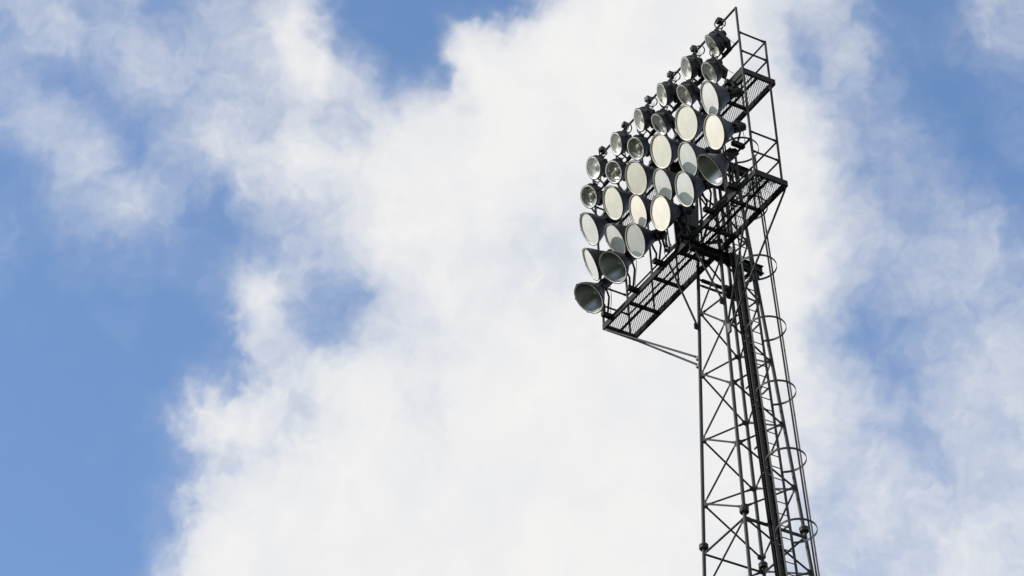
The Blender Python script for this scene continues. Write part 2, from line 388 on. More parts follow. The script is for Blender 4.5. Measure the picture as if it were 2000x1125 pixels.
class MB:
    """collects shapes and links them as ONE mesh object"""

    def __init__(self):
        self.v, self.f, self.sm = [], [], []

    def add(self, vs, fs, smooth=False):
        o = len(self.v)
        self.v += [tuple(p) for p in vs]
        for f in fs:
            self.f.append(tuple(o + i for i in f))
            self.sm.append(smooth)
        return self

    def frame(self, d, upv=None):
        d = d.normalized()
        a = Vector(upv) if upv is not None else (Vector((0, 0, 1)) if abs(d.z) < .95 else Vector((0, 1, 0)))
        x = a.cross(d)
        if x.length < 1e-6:
            x = Vector((1, 0, 0)).cross(d)
        x.normalize()
        return x, d.cross(x).normalized()

    def tube(self, p0, p1, r0, r1=None, n=10, caps=True):
        p0, p1 = Vector(p0), Vector(p1)
        r1 = r0 if r1 is None else r1
        x, y = self.frame(p1 - p0)
        vs = []
        for p, r in ((p0, r0), (p1, r1)):
            for i in range(n):
                a = 2 * math.pi * i / n
                vs.append(p + x * (r * math.cos(a)) + y * (r * math.sin(a)))
        self.add(vs, [(i, (i + 1) % n, n + (i + 1) % n, n + i) for i in range(n)], True)
        if caps:
            self.add(vs[:n], [tuple(reversed(range(n)))])
            self.add(vs[n:], [tuple(range(n))])
        return self

    def path(self, pts, r, n=6, closed=False):
        pts = [Vector(p) for p in pts]
        k = len(pts)
        vs = []
        ref = None
        for i, p in enumerate(pts):
            a = pts[i - 1] if (i > 0 or closed) else p
            b = pts[(i + 1) % k] if (i < k - 1 or closed) else p
            d = (b - a).normalized()
            if ref is None:
                ref, y = self.frame(d)
            x = ref - d * ref.dot(d)
            if x.length < 1e-5:
                x, _ = self.frame(d)
            x.normalize()
            ref = x
            y = d.cross(x)
            for j in range(n):
                t = 2 * math.pi * j / n
                vs.append(p + x * (r * math.cos(t)) + y * (r * math.sin(t)))
        fs = []
        for i in range(k if closed else k - 1):
            o, q = i * n, ((i + 1) % k) * n
            for j in range(n):
                fs.append((o + j, o + (j + 1) % n, q + (j + 1) % n, q + j))
        if not closed:
            fs.append(tuple(reversed(range(n))))
            fs.append(tuple(range((k - 1) * n, k * n)))
        self.add(vs, fs, True)
        return self

    def bar(self, p0, p1, w, h, upv=None, w1=None, h1=None):
        p0, p1 = Vector(p0), Vector(p1)
        x, y = self.frame(p1 - p0, upv)
        w1 = w if w1 is None else w1
        h1 = h if h1 is None else h1
        vs = []
        for p, a, b in ((p0, w, h), (p1, w1, h1)):
            for sx, sy in ((-1, -1), (1, -1), (1, 1), (-1, 1)):
                vs.append(p + x * (sx * a / 2) + y * (sy * b / 2))
        self.add(vs, [(3, 2, 1, 0), (4, 5, 6, 7), (0, 1, 5, 4), (1, 2, 6, 5), (2, 3, 7, 6), (3, 0, 4, 7)])
        return self

    def box(self, c, sz, bev=0.0):
        x, y, z = c
        a, b, d = sz[0] / 2, sz[1] / 2, sz[2] / 2
        if not bev:
            return self.bar((x, y, z - d), (x, y, z + d), sz[1], sz[0], (1, 0, 0)) if False else self._box(x, y, z, a, b, d)
        k = bev
        vs, fs = [], []
        for zz, ins in ((z - d, k), (z - d + k, 0), (z + d - k, 0), (z + d, k)):
            for px, py in ((-a + k, -b), (a - k, -b), (a, -b + k), (a, b - k), (a - k, b), (-a + k, b), (-a, b - k), (-a, -b + k)):
                vs.append((x + px * (1 - ins / max(a, 1e-6)), y + py * (1 - ins / max(b, 1e-6)), zz))
        for r in range(3):
            for i in range(8):
                fs.append((r * 8 + i, r * 8 + (i + 1) % 8, (r + 1) * 8 + (i + 1) % 8, (r + 1) * 8 + i))
        fs.append(tuple(reversed(range(8))))
        fs.append(tuple(range(24, 32)))
        return self.add(vs, fs)

    def _box(self, x, y, z, a, b, d):
        vs = [(x + i * a, y + j * b, z + k * d) for k in (-1, 1) for i, j in ((-1, -1), (1, -1), (1, 1), (-1, 1))]
        return self.add(vs, [(3, 2, 1, 0), (4, 5, 6, 7), (0, 1, 5, 4), (1, 2, 6, 5), (2, 3, 7, 6), (3, 0, 4, 7)])

    def lathe(self, prof, n=40, smooth=True, close=False):
        """profile of (s, r): s forwards along -Y"""
        vs, fs = [], []
        for s_, r in prof:
            for i in range(n):
                a = 2 * math.pi * i / n
                vs.append((r * math.cos(a), -s_, r * math.sin(a)))
        k = len(prof)
        for j in range(k if close else k - 1):
            o, q = j * n, ((j + 1) % k) * n
            for i in range(n):
                fs.append((o + i, q + i, q + (i + 1) % n, o + (i + 1) % n))
        return self.add(vs, fs, smooth)

    def build(self, name, material, parent=None, off=(0, 0, 0)):
        me = bpy.data.meshes.new(name)
        o = Vector(off)
        me.from_pydata([tuple(Vector(p) - o) for p in self.v], [], self.f)
        me.polygons.foreach_set('use_smooth', self.sm)
        me.materials.append(material)
        me.update()
        ob = bpy.data.objects.new(name, me)
        COL.objects.link(ob)
        if parent is not None:
            ob.parent = parent
        return ob


def share(src, parent):
    ob = src.copy()
    COL.objects.link(ob)
    ob.parent = parent
    return ob


def tag(o, label=None, cat=None, group=None, kind=None):
    for k, v_ in (('label', label), ('category', cat), ('group', group), ('kind', kind)):
        if v_:
            o[k] = v_
    return o


def empty(name, loc):
    o = bpy.data.objects.new(name, None)
    o.location = loc
    o.empty_display_size = .2
    COL.objects.link(o)
    return o


# ------------------------------------------------------------------ ground
g = MB()
R = 6000
g.add([(-R, -R, 0), (R, -R, 0), (R, R, 0), (-R, R, 0)], [(0, 1, 2, 3)])
ground = g.build('ground', mat('pitch_grass', (.040, .052, .026), .9, 0, .35, .2, 0, .2))
tag(ground, kind='structure')

# ------------------------------------------------------------------ mast (all shapes below are in platform coordinates: x along the lamp frame, y away from the lamps, z from the lower platform)
L, H, D, S = 5.943, 4.727, .80, 2.897
XC, YC, W0, TP = 3.048, 1.201, .425, .0428
OFF = (XC, YC, -ZG)
mast = empty('floodlight_mast', (XC, YC, 0))
tag(mast, 'tall dark steel lattice mast with ladder, two mesh platforms and lamp frame', 'mast')
SG = {'A': (-1, -1), 'B': (1, -1), 'C': (-1, 1), 'D': (1, 1)}


def hw(z):
    return W0 - TP * z


def leg(k, z, ins=0.0):
    h_ = hw(z) - ins
    return Vector((XC + SG[k][0] * h_, YC + SG[k][1] * h_, z))


def P(name, mb, material=STEEL, parent=None):
    return mb.build(name, material, parent or mast, OFF)


for k in 'ABCD':
    b = MB()
    b.tube(leg(k, -ZG), leg(k, 2.76), .042, .038, 14)
    lg = P('leg', b)
    for z in (-7.2,):
        f = MB()
        d = (leg(k, z + 1) - leg(k, z)).normalized()
        f.tube(leg(k, z) - d * .045, leg(k, z) - d * .006, .098, n=18)
        f.tube(leg(k, z) + d * .006, leg(k, z) + d * .045, .098, n=18)
        for i in range(8):
            a = math.pi * i / 4 + .2
            q = leg(k, z) + Vector((.075 * math.cos(a), .075 * math.sin(a), 0))
            f.tube(q - d * .066, q + d * .066, .012, n=6)
        P('flange', f, STEEL, lg)

NZ = {'A': [2.15, .46, -1.20, -2.86, -4.54, -6.17, -8.28, -9.95], 'B': [2.72, 1.30, -.38, -2.11, -3.80, -5.41, -7.07, -7.40, -9.10, -10.8]}
NZ['D'] = [z + .02 for z in NZ['A']]
NZ['C'] = [2.72, 1.34, -.32, -2.03, -3.72, -5.36, -7.02, -7.36, -9.06, -10.8]


def brace(p, q, r=.021, material=STEEL, name='brace'):
    p, q = Vector(p), Vector(q)
    d = (q - p).normalized()
    L_ = (q - p).length
    b = MB()
    b.tube(p + d * .10, q - d * .10, r, n=8)
    n_ = d.cross(Vector((0, 0, 1)))
    for a, e in ((p, d), (q, -d)):           # flattened ends
        b.bar(a + e * .02, a + e * .15, .052, .012, n_)
    return P(name, b, material)


for k in 'ABCD':
    for z in NZ[k]:
        gb = MB()
        for ax in (0, 1):
            c0 = leg(k, z)
            dv = Vector((-SG[k][0], 0, 0)) if ax == 0 else Vector((0, -SG[k][1], 0))
            gb.box(c0 + dv * .065, (.11, .012, .13) if ax == 0 else (.012, .11, .13))
        P('gusset', gb, DARK)
for a_, b_ in (('A', 'B'), ('A', 'C'), ('D', 'B'), ('D', 'C')):
    for za in NZ[a_]:
        for zb in NZ[b_]:
            if .45 < abs(za - zb) < 1.1 and not (za > -7.2 > zb) and not (zb > -7.2 > za):
                dz = za - zb
                p, q = leg(a_, za - .02 * (1 if dz > 0 else -1)), leg(b_, zb + .02 * (1 if dz > 0 else -1))
                dd = (q - p)
                dd.z = 0
                dd.normalize()
                brace(p + dd * .075, q - dd * .075)
for z in (-7.37,):
    for a_, b_ in (('A', 'B'), ('A', 'C'), ('B', 'D'), ('C', 'D')):
        brace(leg(a_, z), leg(b_, z), .024)
for z, r in ((-.27, .045), (-.42, .028)):
    for a_, b_ in (('A', 'C'), ('B', 'D'), ('C', 'D')):
        brace(leg(a_, z), leg(b_, z), r, DARK)
for k in 'CD':
    b = MB()
    b.box(leg(k, -.33) + Vector((0, -.02, 0)), (.03, .26, .36))
    b.box(leg(k, -.33) + Vector((-.1 * SG[k][0], 0, 0)), (.2, .03, .36))
    P('gusset', b, DARK)

# platforms
GRM = mat('expanded_metal', (.014, .0145, .015), .55, .1, .25, 10, 0, .35)


def grating(z):
    b = MB()
    lw, sw, t, h_ = .120, .049, .0125, .004
    x0, x1, y0, y1 = .03, L - .03, .05, D - .03
    ny = int((y1 - y0) / (sw / 2))
    nx = int((x1 - x0) / (lw / 2))
    for j in range(ny):
        for i in range(nx):
            xa, xb = x0 + i * lw / 2, x0 + (i + 1) * lw / 2
            ya, yb = y0 + j * sw / 2, y0 + (j + 1) * sw / 2
            if (i + j) % 2:
                ya, yb = yb, ya
            dx, dy = xb - xa, yb - ya
            l_ = math.hypot(dx, dy)
            nx_, ny_ = -dy / l_ * t / 2, dx / l_ * t / 2
            za, zb = z - h_ / 2, z + h_ / 2
            vs = [(xa + nx_, ya + ny_, zb), (xb + nx_, yb + ny_, zb), (xb - nx_, yb - ny_, za), (xa - nx_, ya - ny_, za)]
            b.add(vs, [(0, 1, 2, 3)])
            if not (i + j) % 2:                      # the bonds where four strands meet
                q = .017
                b.add([(xa - q, ya - .0085, z - .004), (xa + q, ya - .0085, z - .004), (xa + q, ya + .0085, z + .001), (xa - q, ya + .0085, z + .001)], [(0, 1, 2, 3)])
    return b


for pz in (0.0, S):
    fr = MB()
    fr.bar((-.03, .0, pz - .055), (L + .03, .0, pz - .055), .05, .15)
    fr.bar((-.03, D, pz - .055), (L + .03, D, pz - .055), .05, .15)
    fr.bar((-.005, .03, pz - .055), (-.005, D - .03, pz - .055), .05, .145)
    fr.bar((L + .005, .03, pz - .055), (L + .005, D - .03, pz - .055), .05, .145)
    plat = P('platform', fr, DARK)
    P('grating', grating(pz), GRM, plat)
    cb = MB()
    cb.bar((.03, .41, pz - .035), (L - .03, .41, pz - .035), .045, .045)
    for i in range(1, 6):
        cb.bar((i * .99, .03, pz - .052), (i * .99, D - .03, pz - .052), .06, .075)
    P('cross_bar', cb, DARK, plat)
    rl = MB()
    for hh in (1.1, .55):
        rl.tube((.0, .70, pz + hh), (L, .70, pz + hh), .021, n=8)
        for ex in (0, L):
            rl.tube((ex, 0, pz + hh), (ex, .70, pz + hh), .022, n=8)
            rl.tube((ex, .70, pz + hh), (ex, .60, pz + hh), .028, n=8)
            rl.tube((ex, .03, pz + hh), (ex, .07, pz + hh), .028, n=8)
    P('railing', rl, STEEL, plat)
    for i in range(1, 6):
        b = MB()
        b.tube((i * .99, .70, pz - .1), (i * .99, .70, pz + 1.1), .022, n=8)
        P('railing_post', b, STEEL, plat)
for ex in (0, L):
    b = MB()
    b.tube((ex, .70, -.12), (ex, .70, S + 1.13), .027, n=10)
    P('corner_post', b, STEEL)
# I beams that carry the platforms
for pz in (-.0, S):
    for sx in ((1,) if pz == 0 else (-1, 1)):
        x = XC + sx * hw(pz)
        b = MB()
        zt = pz - .135
        b.bar((x, -.03, zt - .006), (x, 1.87, zt - .006), .13, .012)
        b.bar((x, -.03, zt - .20), (x, 1.87, zt - .20), .13, .012)
        b.bar((x, -.03, zt - .103), (x, 1.87, zt - .103), .012, .18)
        for yy in (.4, .76, 1.62):
            b.box((x, yy, zt - .103), (.12, .012, .182))
        P('support_beam', b, DARK)
# lamp frame
b = MB()
b.tube((-.02, 0, H), (L + .01, 0, H), .027, n=12)
P('top_rail', b)
for i in range(7):
    x = i * L / 6
    b = MB()
    b.tube((x, 0, -.10), (x, 0, H), .029 if i in (0, 6) else .025, n=10)
    P('frame_post', b)
for z in (.90, 3.76):
    b = MB()
    b.tube((0, -.005, z), (L, -.005, z), .026, n=10)
    P('lamp_rail', b)
b = MB()
b.bar((0, -.0, 2.66), (L, -.0, 2.66), .06, .09)
P('lamp_rail', b, DARK)
# knee braces


def strut(p, q, r=.024):
    brace(p, q, r, STEEL, 'knee_brace')


strut((XC - W0, 0, -.11), leg('A', -1.58) + Vector((0, -.04, 0)))
strut((XC + W0, 0, -.11), leg('B', -1.58) + Vector((0, -.04, 0)))
strut((.0, -.0, -.12), leg('A', -2.36) + Vector((-.05, 0, 0)))
strut((.0, D, -.12), leg('A', -2.56) + Vector((-.05, 0, 0)))
strut((5.72, .05, -.12), leg('B', -2.28) + Vector((.05, -.02, 0)))
strut((L, D, -.12), leg('B', -2.44) + Vector((.05, 0, 0)))
for z in (-2.36, -2.56):
    b = MB()
    q = leg('A', z)
    b.box(q + Vector((-.07, 0, 0)), (.11, .05, .07))
    P('lug', b, GALV)
for k in 'AB':
    b = MB()
    b.box(leg(k, -1.58) + Vector((0, -.07, -.01)), (.03, .12, .14))
    P('lug', b, DARK)
b = MB()
b.box(leg('B', -2.36) + Vector((.07, 0, 0)), (.10, .05, .26))
P('lug', b, GALV)

# ladder on the B-D face
LX = .25


def lad(z, y, o=0.0):
    return Vector((XC + hw(z) + LX + o, y, z))


LY0, LY1, LYC = .965, 1.375, 1.17
b = MB()
b.bar(lad(-11.5, LY0), lad(2.96, LY0), .016, .06, (0, 1, 0))
ladder = P('ladder', MB().box(lad(-11.4, LYC), (.03, .40, .03)), STEEL)
P('rail', b, STEEL, ladder)
b = MB()
b.bar(lad(-11.5, LY1), lad(2.96, LY1), .016, .06, (0, 1, 0))
P('rail', b, STEEL, ladder)
z = -9.3
while z < 2.9:
    b = MB()
    b.tube(lad(z, LY0), lad(z, LY1), .0115, n=8)
    P('rung', b, STEEL, ladder)
    z += .30
RH = .415
HZ = [2.53, .80, -.92, -2.63, -4.36, -6.12, -7.90, -9.65]


def hoop_pt(z, a, r=RH):
    cx = lad(z, LYC, .43)
    return cx + Vector((r * math.cos(a), r * math.sin(a), 0))


for z in HZ:
    b = MB()
    n_ = 40
    a0 = math.pi - math.asin(.205 / RH) * .98
    pts = [hoop_pt(z, -a0 + 2 * a0 * i / n_) for i in range(n_ + 1)]
    pts = [lad(z, LY0 + .0, .0)] + pts + [lad(z, LY1, .0)]
    vs, fs = [], []
    for i, p in enumerate(pts):
        cdir = (p - lad(z, LYC, .43))
        cdir.z = 0
        cdir.normalize()
        for dz, dr in ((-.025, -.005), (-.025, .005), (.025, .005), (.025, -.005)):
            vs.append(p + cdir * dr + Vector((0, 0, dz)))
    for i in range(len(pts) - 1):
        for j in range(4):
            fs.append((i * 4 + j, i * 4 + (j + 1) % 4, i * 4 + 4 + (j + 1) % 4, i * 4 + 4 + j))
    b.add(vs, fs)
    P('hoop', b, STEEL, ladder)
for a in (-math.pi / 2, 0, math.pi / 2):
    b = MB()
    b.bar(hoop_pt(HZ[-1] - .03, a, RH - .012), hoop_pt(HZ[0] + .03, a, RH - .012), .045, .009, (math.cos(a), math.sin(a), 0))
    P('strap', b, STEEL, ladder)
for z in (-9.2, -7.4, -5.45, -3.85, -2.1, -.4, 1.3, 2.6):
    b = MB()
    for y in (LY0, LY1):
        b.bar(Vector((XC + hw(z) - .02, y, z)), lad(z, y), .03, .03)
    b.bar(leg('B', z), leg('D', z), .035, .035) if z in (-7.4,) else None
    P('ladder_bracket', b, STEEL, ladder)

# cable tray beside the ladder
TX = .17


def tr(z, y, o=0.0):
    return Vector((XC + hw(z) + TX + o, y, z))


TY0, TY1 = .915, 1.12
b = MB()
b.bar(tr(-11.5, (TY0 + TY1) / 2), tr(-.2, (TY0 + TY1) / 2), .012, TY1 - TY0, (0, 1, 0)) if False else None
zz = -11.5
vs = []
for y0_, y1_ in ((TY0, TY0 + .03), (TY1 - .03, TY1)):
    pass
b.add([tr(-11.5, TY0 + .03), tr(-11.5, TY1 - .03), tr(-.25, TY1 - .03), tr(-.25, TY0 + .03)], [(0, 1, 2, 3)])
b.add([tr(-11.5, TY0 + .03, -.006), tr(-11.5, TY1 - .03, -.006), tr(-.25, TY1 - .03, -.006), tr(-.25, TY0 + .03, -.006)], [(3, 2, 1, 0)])
z = -11.5
while z < -.25:                                     # slotted flanges
    for y in (TY0 + .008, TY1 - .008):
        b.bar(tr(z, y, -.01), tr(z, y, .05), .042, .022, (0, 0, 1)) if False else b.box(tr(z, y, .02), (.07, .040, .022))
    z += .055
for y in (TY0 - .012, TY0 + .028, TY1 - .028, TY1 + .012):
    b.bar(tr(-11.5, y, .02), tr(-.25, y, .02), .07, .008, (1, 0, 0))
tray = P('cable_tray', b, TRAYM)
rnd = random.Random(3)
for i in range(7):
    y = TY0 + .045 + i * .019
    r = rnd.choice((.010, .012, .014))
    pts = []
    z = -11.5
    ph = rnd.random() * 6
    while z < -.15:
        pts.append(tr(z, y + .004 * math.sin(z * 1.7 + ph), .02 + r + .004 * math.sin(z * 2.3 + ph)))
        z += .35
    ymid = rnd.uniform(.3, .7)
    pts += [Vector((3.7 - .05 * i, .98, -.10)), Vector((3.55, .80, .08 + .02 * i)), Vector((3.25 - .03 * i, .45, .12 + .02 * i))]
    b = MB()
    b.path(pts, r, 6)
    P('cable', b, RUB, tray)
# loop handles where the trunk is strapped
for z in (-2.75, -4.48, -6.24, -8.0):
    b = MB()
    b.bar(tr(z, TY0 - .02, .06), tr(z, TY1 + .02, .06), .03, .008, (1, 0, 0))
    P('tie_strip', b, GALV, tray)

# ------------------------------------------------------------------ floodlights
LAMPS = {"1,0": [[0.572, -0.363, 4.036], [-0.101, -0.892, -0.44]],
 "1,1": [[1.546, -0.364, 4.011], [-0.232, -0.902, -0.363]],
 "1,2": [[2.502, -0.359, 3.989], [-0.336, -0.869, -0.363]],
 "1,3": [[3.441, -0.357, 3.997], [-0.369, -0.857, -0.36]],
 "1,4": [[4.426, -0.358, 3.983], [-0.353, -0.864, -0.358]],
 "1,5": [[5.4, -0.325, 3.888], [-0.527, -0.654, -0.543]],
 "2,0": [[0.295, -0.356, 3.385], [-0.016, -0.848, -0.529]],
 "2,1": [[1.348, -0.356, 3.32], [-0.039, -0.851, -0.523]],
 "2,2": [[2.263, -0.351, 3.32], [-0.088, -0.821, -0.565]],
 "2,3": [[3.203, -0.334, 3.307], [-0.361, -0.711, -0.604]],
 "2,4": [[4.235, -0.337, 3.337], [-0.364, -0.729, -0.58]],
 "2,5": [[5.203, -0.337, 3.222], [-0.353, -0.729, -0.587]],
 "3,0": [[0.6, -0.621, 2.094], [-0.347, -0.804, -0.483]],
 "3,1": [[1.626, -0.645, 2.083], [-0.215, -0.863, -0.456]],
 "3,2": [[2.578, -0.646, 2.086], [-0.154, -0.865, -0.478]],
 "3,3": [[3.605, -0.654, 2.074], [-0.167, -0.886, -0.433]],
 "3,4": [[4.623, -0.661, 2.091], [-0.106, -0.903, -0.416]],
 "3,5": [[5.502, -0.642, 2.097], [-0.333, -0.854, -0.4]],
 "4,0": [[0.536, -0.603, 1.122], [-0.507, -0.756, -0.414]],
 "4,1": [[1.531, -0.599, 1.105], [-0.37, -0.748, -0.551]],
 "4,2": [[2.549, -0.645, 1.14], [-0.301, -0.863, -0.405]],
 "4,3": [[3.521, -0.635, 1.158], [-0.32, -0.838, -0.443]],
 "4,4": [[4.516, -0.641, 1.139], [-0.297, -0.853, -0.429]],
 "4,5": [[5.551, -0.655, 1.113], [-0.214, -0.888, -0.407]],
 "5,0": [[0.295, -0.555, 0.353], [-0.145, -0.637, -0.757]],
 "5,1": [[1.347, -0.581, 0.457], [-0.132, -0.703, -0.699]],
 "5,2": [[2.361, -0.65, 0.447], [-0.22, -0.875, -0.432]],
 "5,3": [[3.401, -0.667, 0.451], [-0.161, -0.917, -0.364]],
 "5,4": [[4.319, -0.651, 0.444], [-0.263, -0.878, -0.399]],
 "5,5": [[5.148, -0.559, 0.382], [-0.402, -0.648, -0.647]]}
MOUNT = {1: 3.76, 2: 2.93, 3: 2.66, 4: .90, 5: -.03}
ROWNAME = {1: 'top row', 2: 'second row', 3: 'third row', 4: 'fourth row', 5: 'bottom row'}


def bell_parts():
    """master meshes of the large bell lamp, pivot at the neck, front towards -Y"""
    outer = [(.402, .392), (.36, .380), (.30, .352), (.23, .310), (.16, .262), (.09, .212), (.04, .182), (.0, .165), (-.012, .14)]
    a = MB().lathe(outer, 48)
    inner = [(.400, .380), (.36, .366), (.30, .338), (.23, .296), (.16, .247), (.09, .197), (.04, .160), (.0, .120), (-.02, .07), (-.025, .0)]
    bb = MB().lathe(inner, 48)
    rd = MB().lathe([(.392, .386), (.392, .396), (.410, .398), (.414, .393), (.412, .385)], 48, close=True)
    for k in range(6):
        t = math.pi * k / 3 + .35
        rd.bar((.402 * math.cos(t), -.372, .402 * math.sin(t)), (.402 * math.cos(t), -.416, .402 * math.sin(t)), .03, .018, (math.cos(t), 0, math.sin(t)))
    rb = MB().lathe([(.404, .364), (.409, .386), (.398, .387), (.392, .364)], 48, close=True)
    hs = MB()
    n_ = 10
    prof = [(-.005, .130), (-.05, .135), (-.055, .118), (-.10, .122), (-.34, .092), (-.36, .075)]
    hs.lathe(prof, n_, False)
    hs.lathe([(-.36, .075), (-.36, .0)], n_, False)
    for k in range(8):
        t = 2 * math.pi * k / 8
        hs.bar((.112 * math.cos(t), .08, .112 * math.sin(t)), (.092 * math.cos(t), .34, .092 * math.sin(t)), .012, .05, (math.cos(t + 1.57), 0, math.sin(t + 1.57)))
    hs.box((0, .2, .105), (.15, .24, .03))
    cap = MB()
    cap.tube((0, .335, 0), (0, .385, 0), .082, .075, 14)
    cap.tube((0, .36, -.075), (0, .36, -.10), .02, .02, 8)
    bulb = MB().lathe([(.20, .0), (.195, .018), (.17, .034), (.12, .042), (.07, .036), (.03, .022), (-.02, .020)], 16)
    return a, bb, rd, rb, hs, cap, bulb


def drum_parts():
    outer = [(.165, .270), (.15, .270), (.145, .262), (.08, .252), (.0, .226), (-.05, .19), (-.06, .12), (-.06, .0)]
    a = MB().lathe(outer, 40)
    rr = random.Random(11)
    inn = MB()
    rings = [(.150, .252), (.132, .243), (.112, .226), (.096, .203), (.082, .168), (.072, .128), (.066, .085)]
    n_ = 13
    ps = [[(r * math.cos(2 * math.pi * (i + .5 * (j % 2)) / n_), -(s_ + rr.uniform(-.011, .011) * (0 < j < 6)), r * math.sin(2 * math.pi * (i + .5 * (j % 2)) / n_)) for i in range(n_)] for j, (s_, r) in enumerate(rings)]
    vs = [p for row in ps for p in row]
    fs = []
    for j in range(len(rings) - 1):
        for i in range(n_):
            A_, B_, C_, D_ = j * n_ + i, j * n_ + (i + 1) % n_, (j + 1) * n_ + (i + 1) % n_, (j + 1) * n_ + i
            if j % 2 == 0:
                fs += [(A_, D_, B_), (B_, D_, C_)]
            else:
                fs += [(A_, D_, C_), (A_, C_, B_)]
    inn.add(vs, fs)
    inn.add(ps[-1], [tuple(range(n_))])
    rd = MB().lathe([(.150, .258), (.150, .274), (.172, .276), (.178, .266), (.174, .252), (.160, .252)], 40, close=True)
    rb = MB().lathe([(.166, .234), (.179, .256), (.164, .258), (.156, .234)], 40, close=True)
    gl = MB().lathe([(.165, .0), (.163, .14), (.158, .240)], 32)
    sock = MB()
    sock.lathe([(.06, .082), (.094, .080), (.102, .072), (.104, .0)], 20)
    sock.tube((0, -.06, 0), (0, -.125, 0), .022, .018, 10)
    bx = MB()
    bx.box((0, .115, .02), (.25, .11, .50), .014)
    bx.box((0, .178, .0), (.17, .02, .36), .006)
    for k in range(6):
        bx.box((0, .19, -.15 + .06 * k), (.16, .02, .012))
    bx.tube((0, .17, .13), (0, .27, .13), .075, .07, 14)
    bt = MB()
    bt.box((0, .01, .262), (.17, .12, .07), .012)
    bt.box((0, .08, .262), (.10, .08, .05), .01)
    return a, inn, rd, rb, gl, sock, bx, bt


BELLM = drumM = None


def P2(name, mb, material, parent):
    return mb.build(name, material, parent)


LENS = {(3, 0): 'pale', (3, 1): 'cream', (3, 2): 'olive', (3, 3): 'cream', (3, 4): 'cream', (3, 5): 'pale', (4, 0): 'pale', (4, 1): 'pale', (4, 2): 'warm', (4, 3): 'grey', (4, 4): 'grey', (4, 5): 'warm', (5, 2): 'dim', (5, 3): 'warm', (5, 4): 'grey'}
# added grey plates standing for shade crescents in the dishes: direction of the plate in the lens plane (degrees), its centre distance and radius
SHADE_CRESCENT = {(3, 5): (232, .36, .20), (4, 1): (238, .42, .48), (4, 2): (247, .38, .24), (4, 3): (236, .47, .42), (4, 4): (225, .48, .42), (5, 2): (222, .52, .29), (5, 4): (222, .47, .40)}


def lens_mesh():
    return MB().lathe([(.392, .0), (.391, .12), (.388, .26), (.382, .380)], 48)


def crescent_mesh(ang, dist, rad):
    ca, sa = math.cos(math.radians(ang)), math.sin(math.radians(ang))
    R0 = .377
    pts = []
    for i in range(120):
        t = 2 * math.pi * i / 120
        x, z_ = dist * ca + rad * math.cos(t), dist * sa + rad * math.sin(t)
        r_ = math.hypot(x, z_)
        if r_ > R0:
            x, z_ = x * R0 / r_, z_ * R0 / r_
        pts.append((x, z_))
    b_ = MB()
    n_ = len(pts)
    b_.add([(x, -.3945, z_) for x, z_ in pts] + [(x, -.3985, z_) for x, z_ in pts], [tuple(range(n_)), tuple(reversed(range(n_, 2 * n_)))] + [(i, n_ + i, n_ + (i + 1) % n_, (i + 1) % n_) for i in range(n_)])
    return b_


LAB = {
"1,0": "small floodlight with pale bright lens, leftmost in the top row",
"1,1": "small floodlight with pale grey lens, second from the left in the top row",
"1,2": "small floodlight with pale narrow lens, third from the left in the top row",
"1,3": "small floodlight with whitish lens turned aside, fourth from the left in the top row",
"1,4": "small floodlight with pale lens turned aside, fifth from the left in the top row",
"1,5": "highest small floodlight tilted down, rightmost in the top row",
"2,0": "small floodlight with dark faceted lens, leftmost in the second row",
"2,1": "small floodlight with dark faceted lens, second from the left in the second row",
"2,2": "small floodlight with dark grey lens, third from the left in the second row",
"2,3": "small floodlight tilted down with dark lens, fourth from the left in the second row",
"2,4": "small floodlight tilted down with dark lens, fifth from the left in the second row",
"2,5": "small floodlight with grey lens above a bell lamp, rightmost in the second row",
"3,0": "large bell floodlight with pale grey dish, leftmost in the third row",
"3,1": "large bell floodlight with cream dish, second from the left in the third row",
"3,2": "large bell floodlight with wide cream dish, third from the left in the third row",
"3,3": "large bell floodlight with wide cream dish, fourth from the left in the third row",
"3,4": "large bell floodlight with wide pale cream dish, fifth from the left in the third row",
"3,5": "large bell floodlight with white dish, rightmost in the third row",
"4,0": "large bell floodlight turned sideways, narrow pale dish, leftmost in the fourth row",
"4,1": "large bell floodlight with grey half-shaded dish, second from the left in the fourth row",
"4,2": "large bell floodlight with cream dish, third from the left in the fourth row",
"4,3": "large bell floodlight with grey dish, fourth from the left in the fourth row",
"4,4": "large bell floodlight with grey-white dish, fifth from the left in the fourth row",
"4,5": "large bell floodlight with evenly cream dish, rightmost in the fourth row",
"5,0": "lowest large bell floodlight, dark dish tipped to the ground, leftmost in the bottom row",
"5,1": "bell floodlight with dark grey dish tipped down, second from the left in the bottom row",
"5,2": "large bell floodlight with mid grey dish, third from the left in the bottom row",
"5,3": "large bell floodlight with bright cream dish, fourth from the left in the bottom row",
"5,4": "large bell floodlight with pale grey dish, fifth from the left in the bottom row",
"5,5": "large bell floodlight with dark dish tipped down, rightmost in the bottom row"
}
proto = {}
lamp_list = []
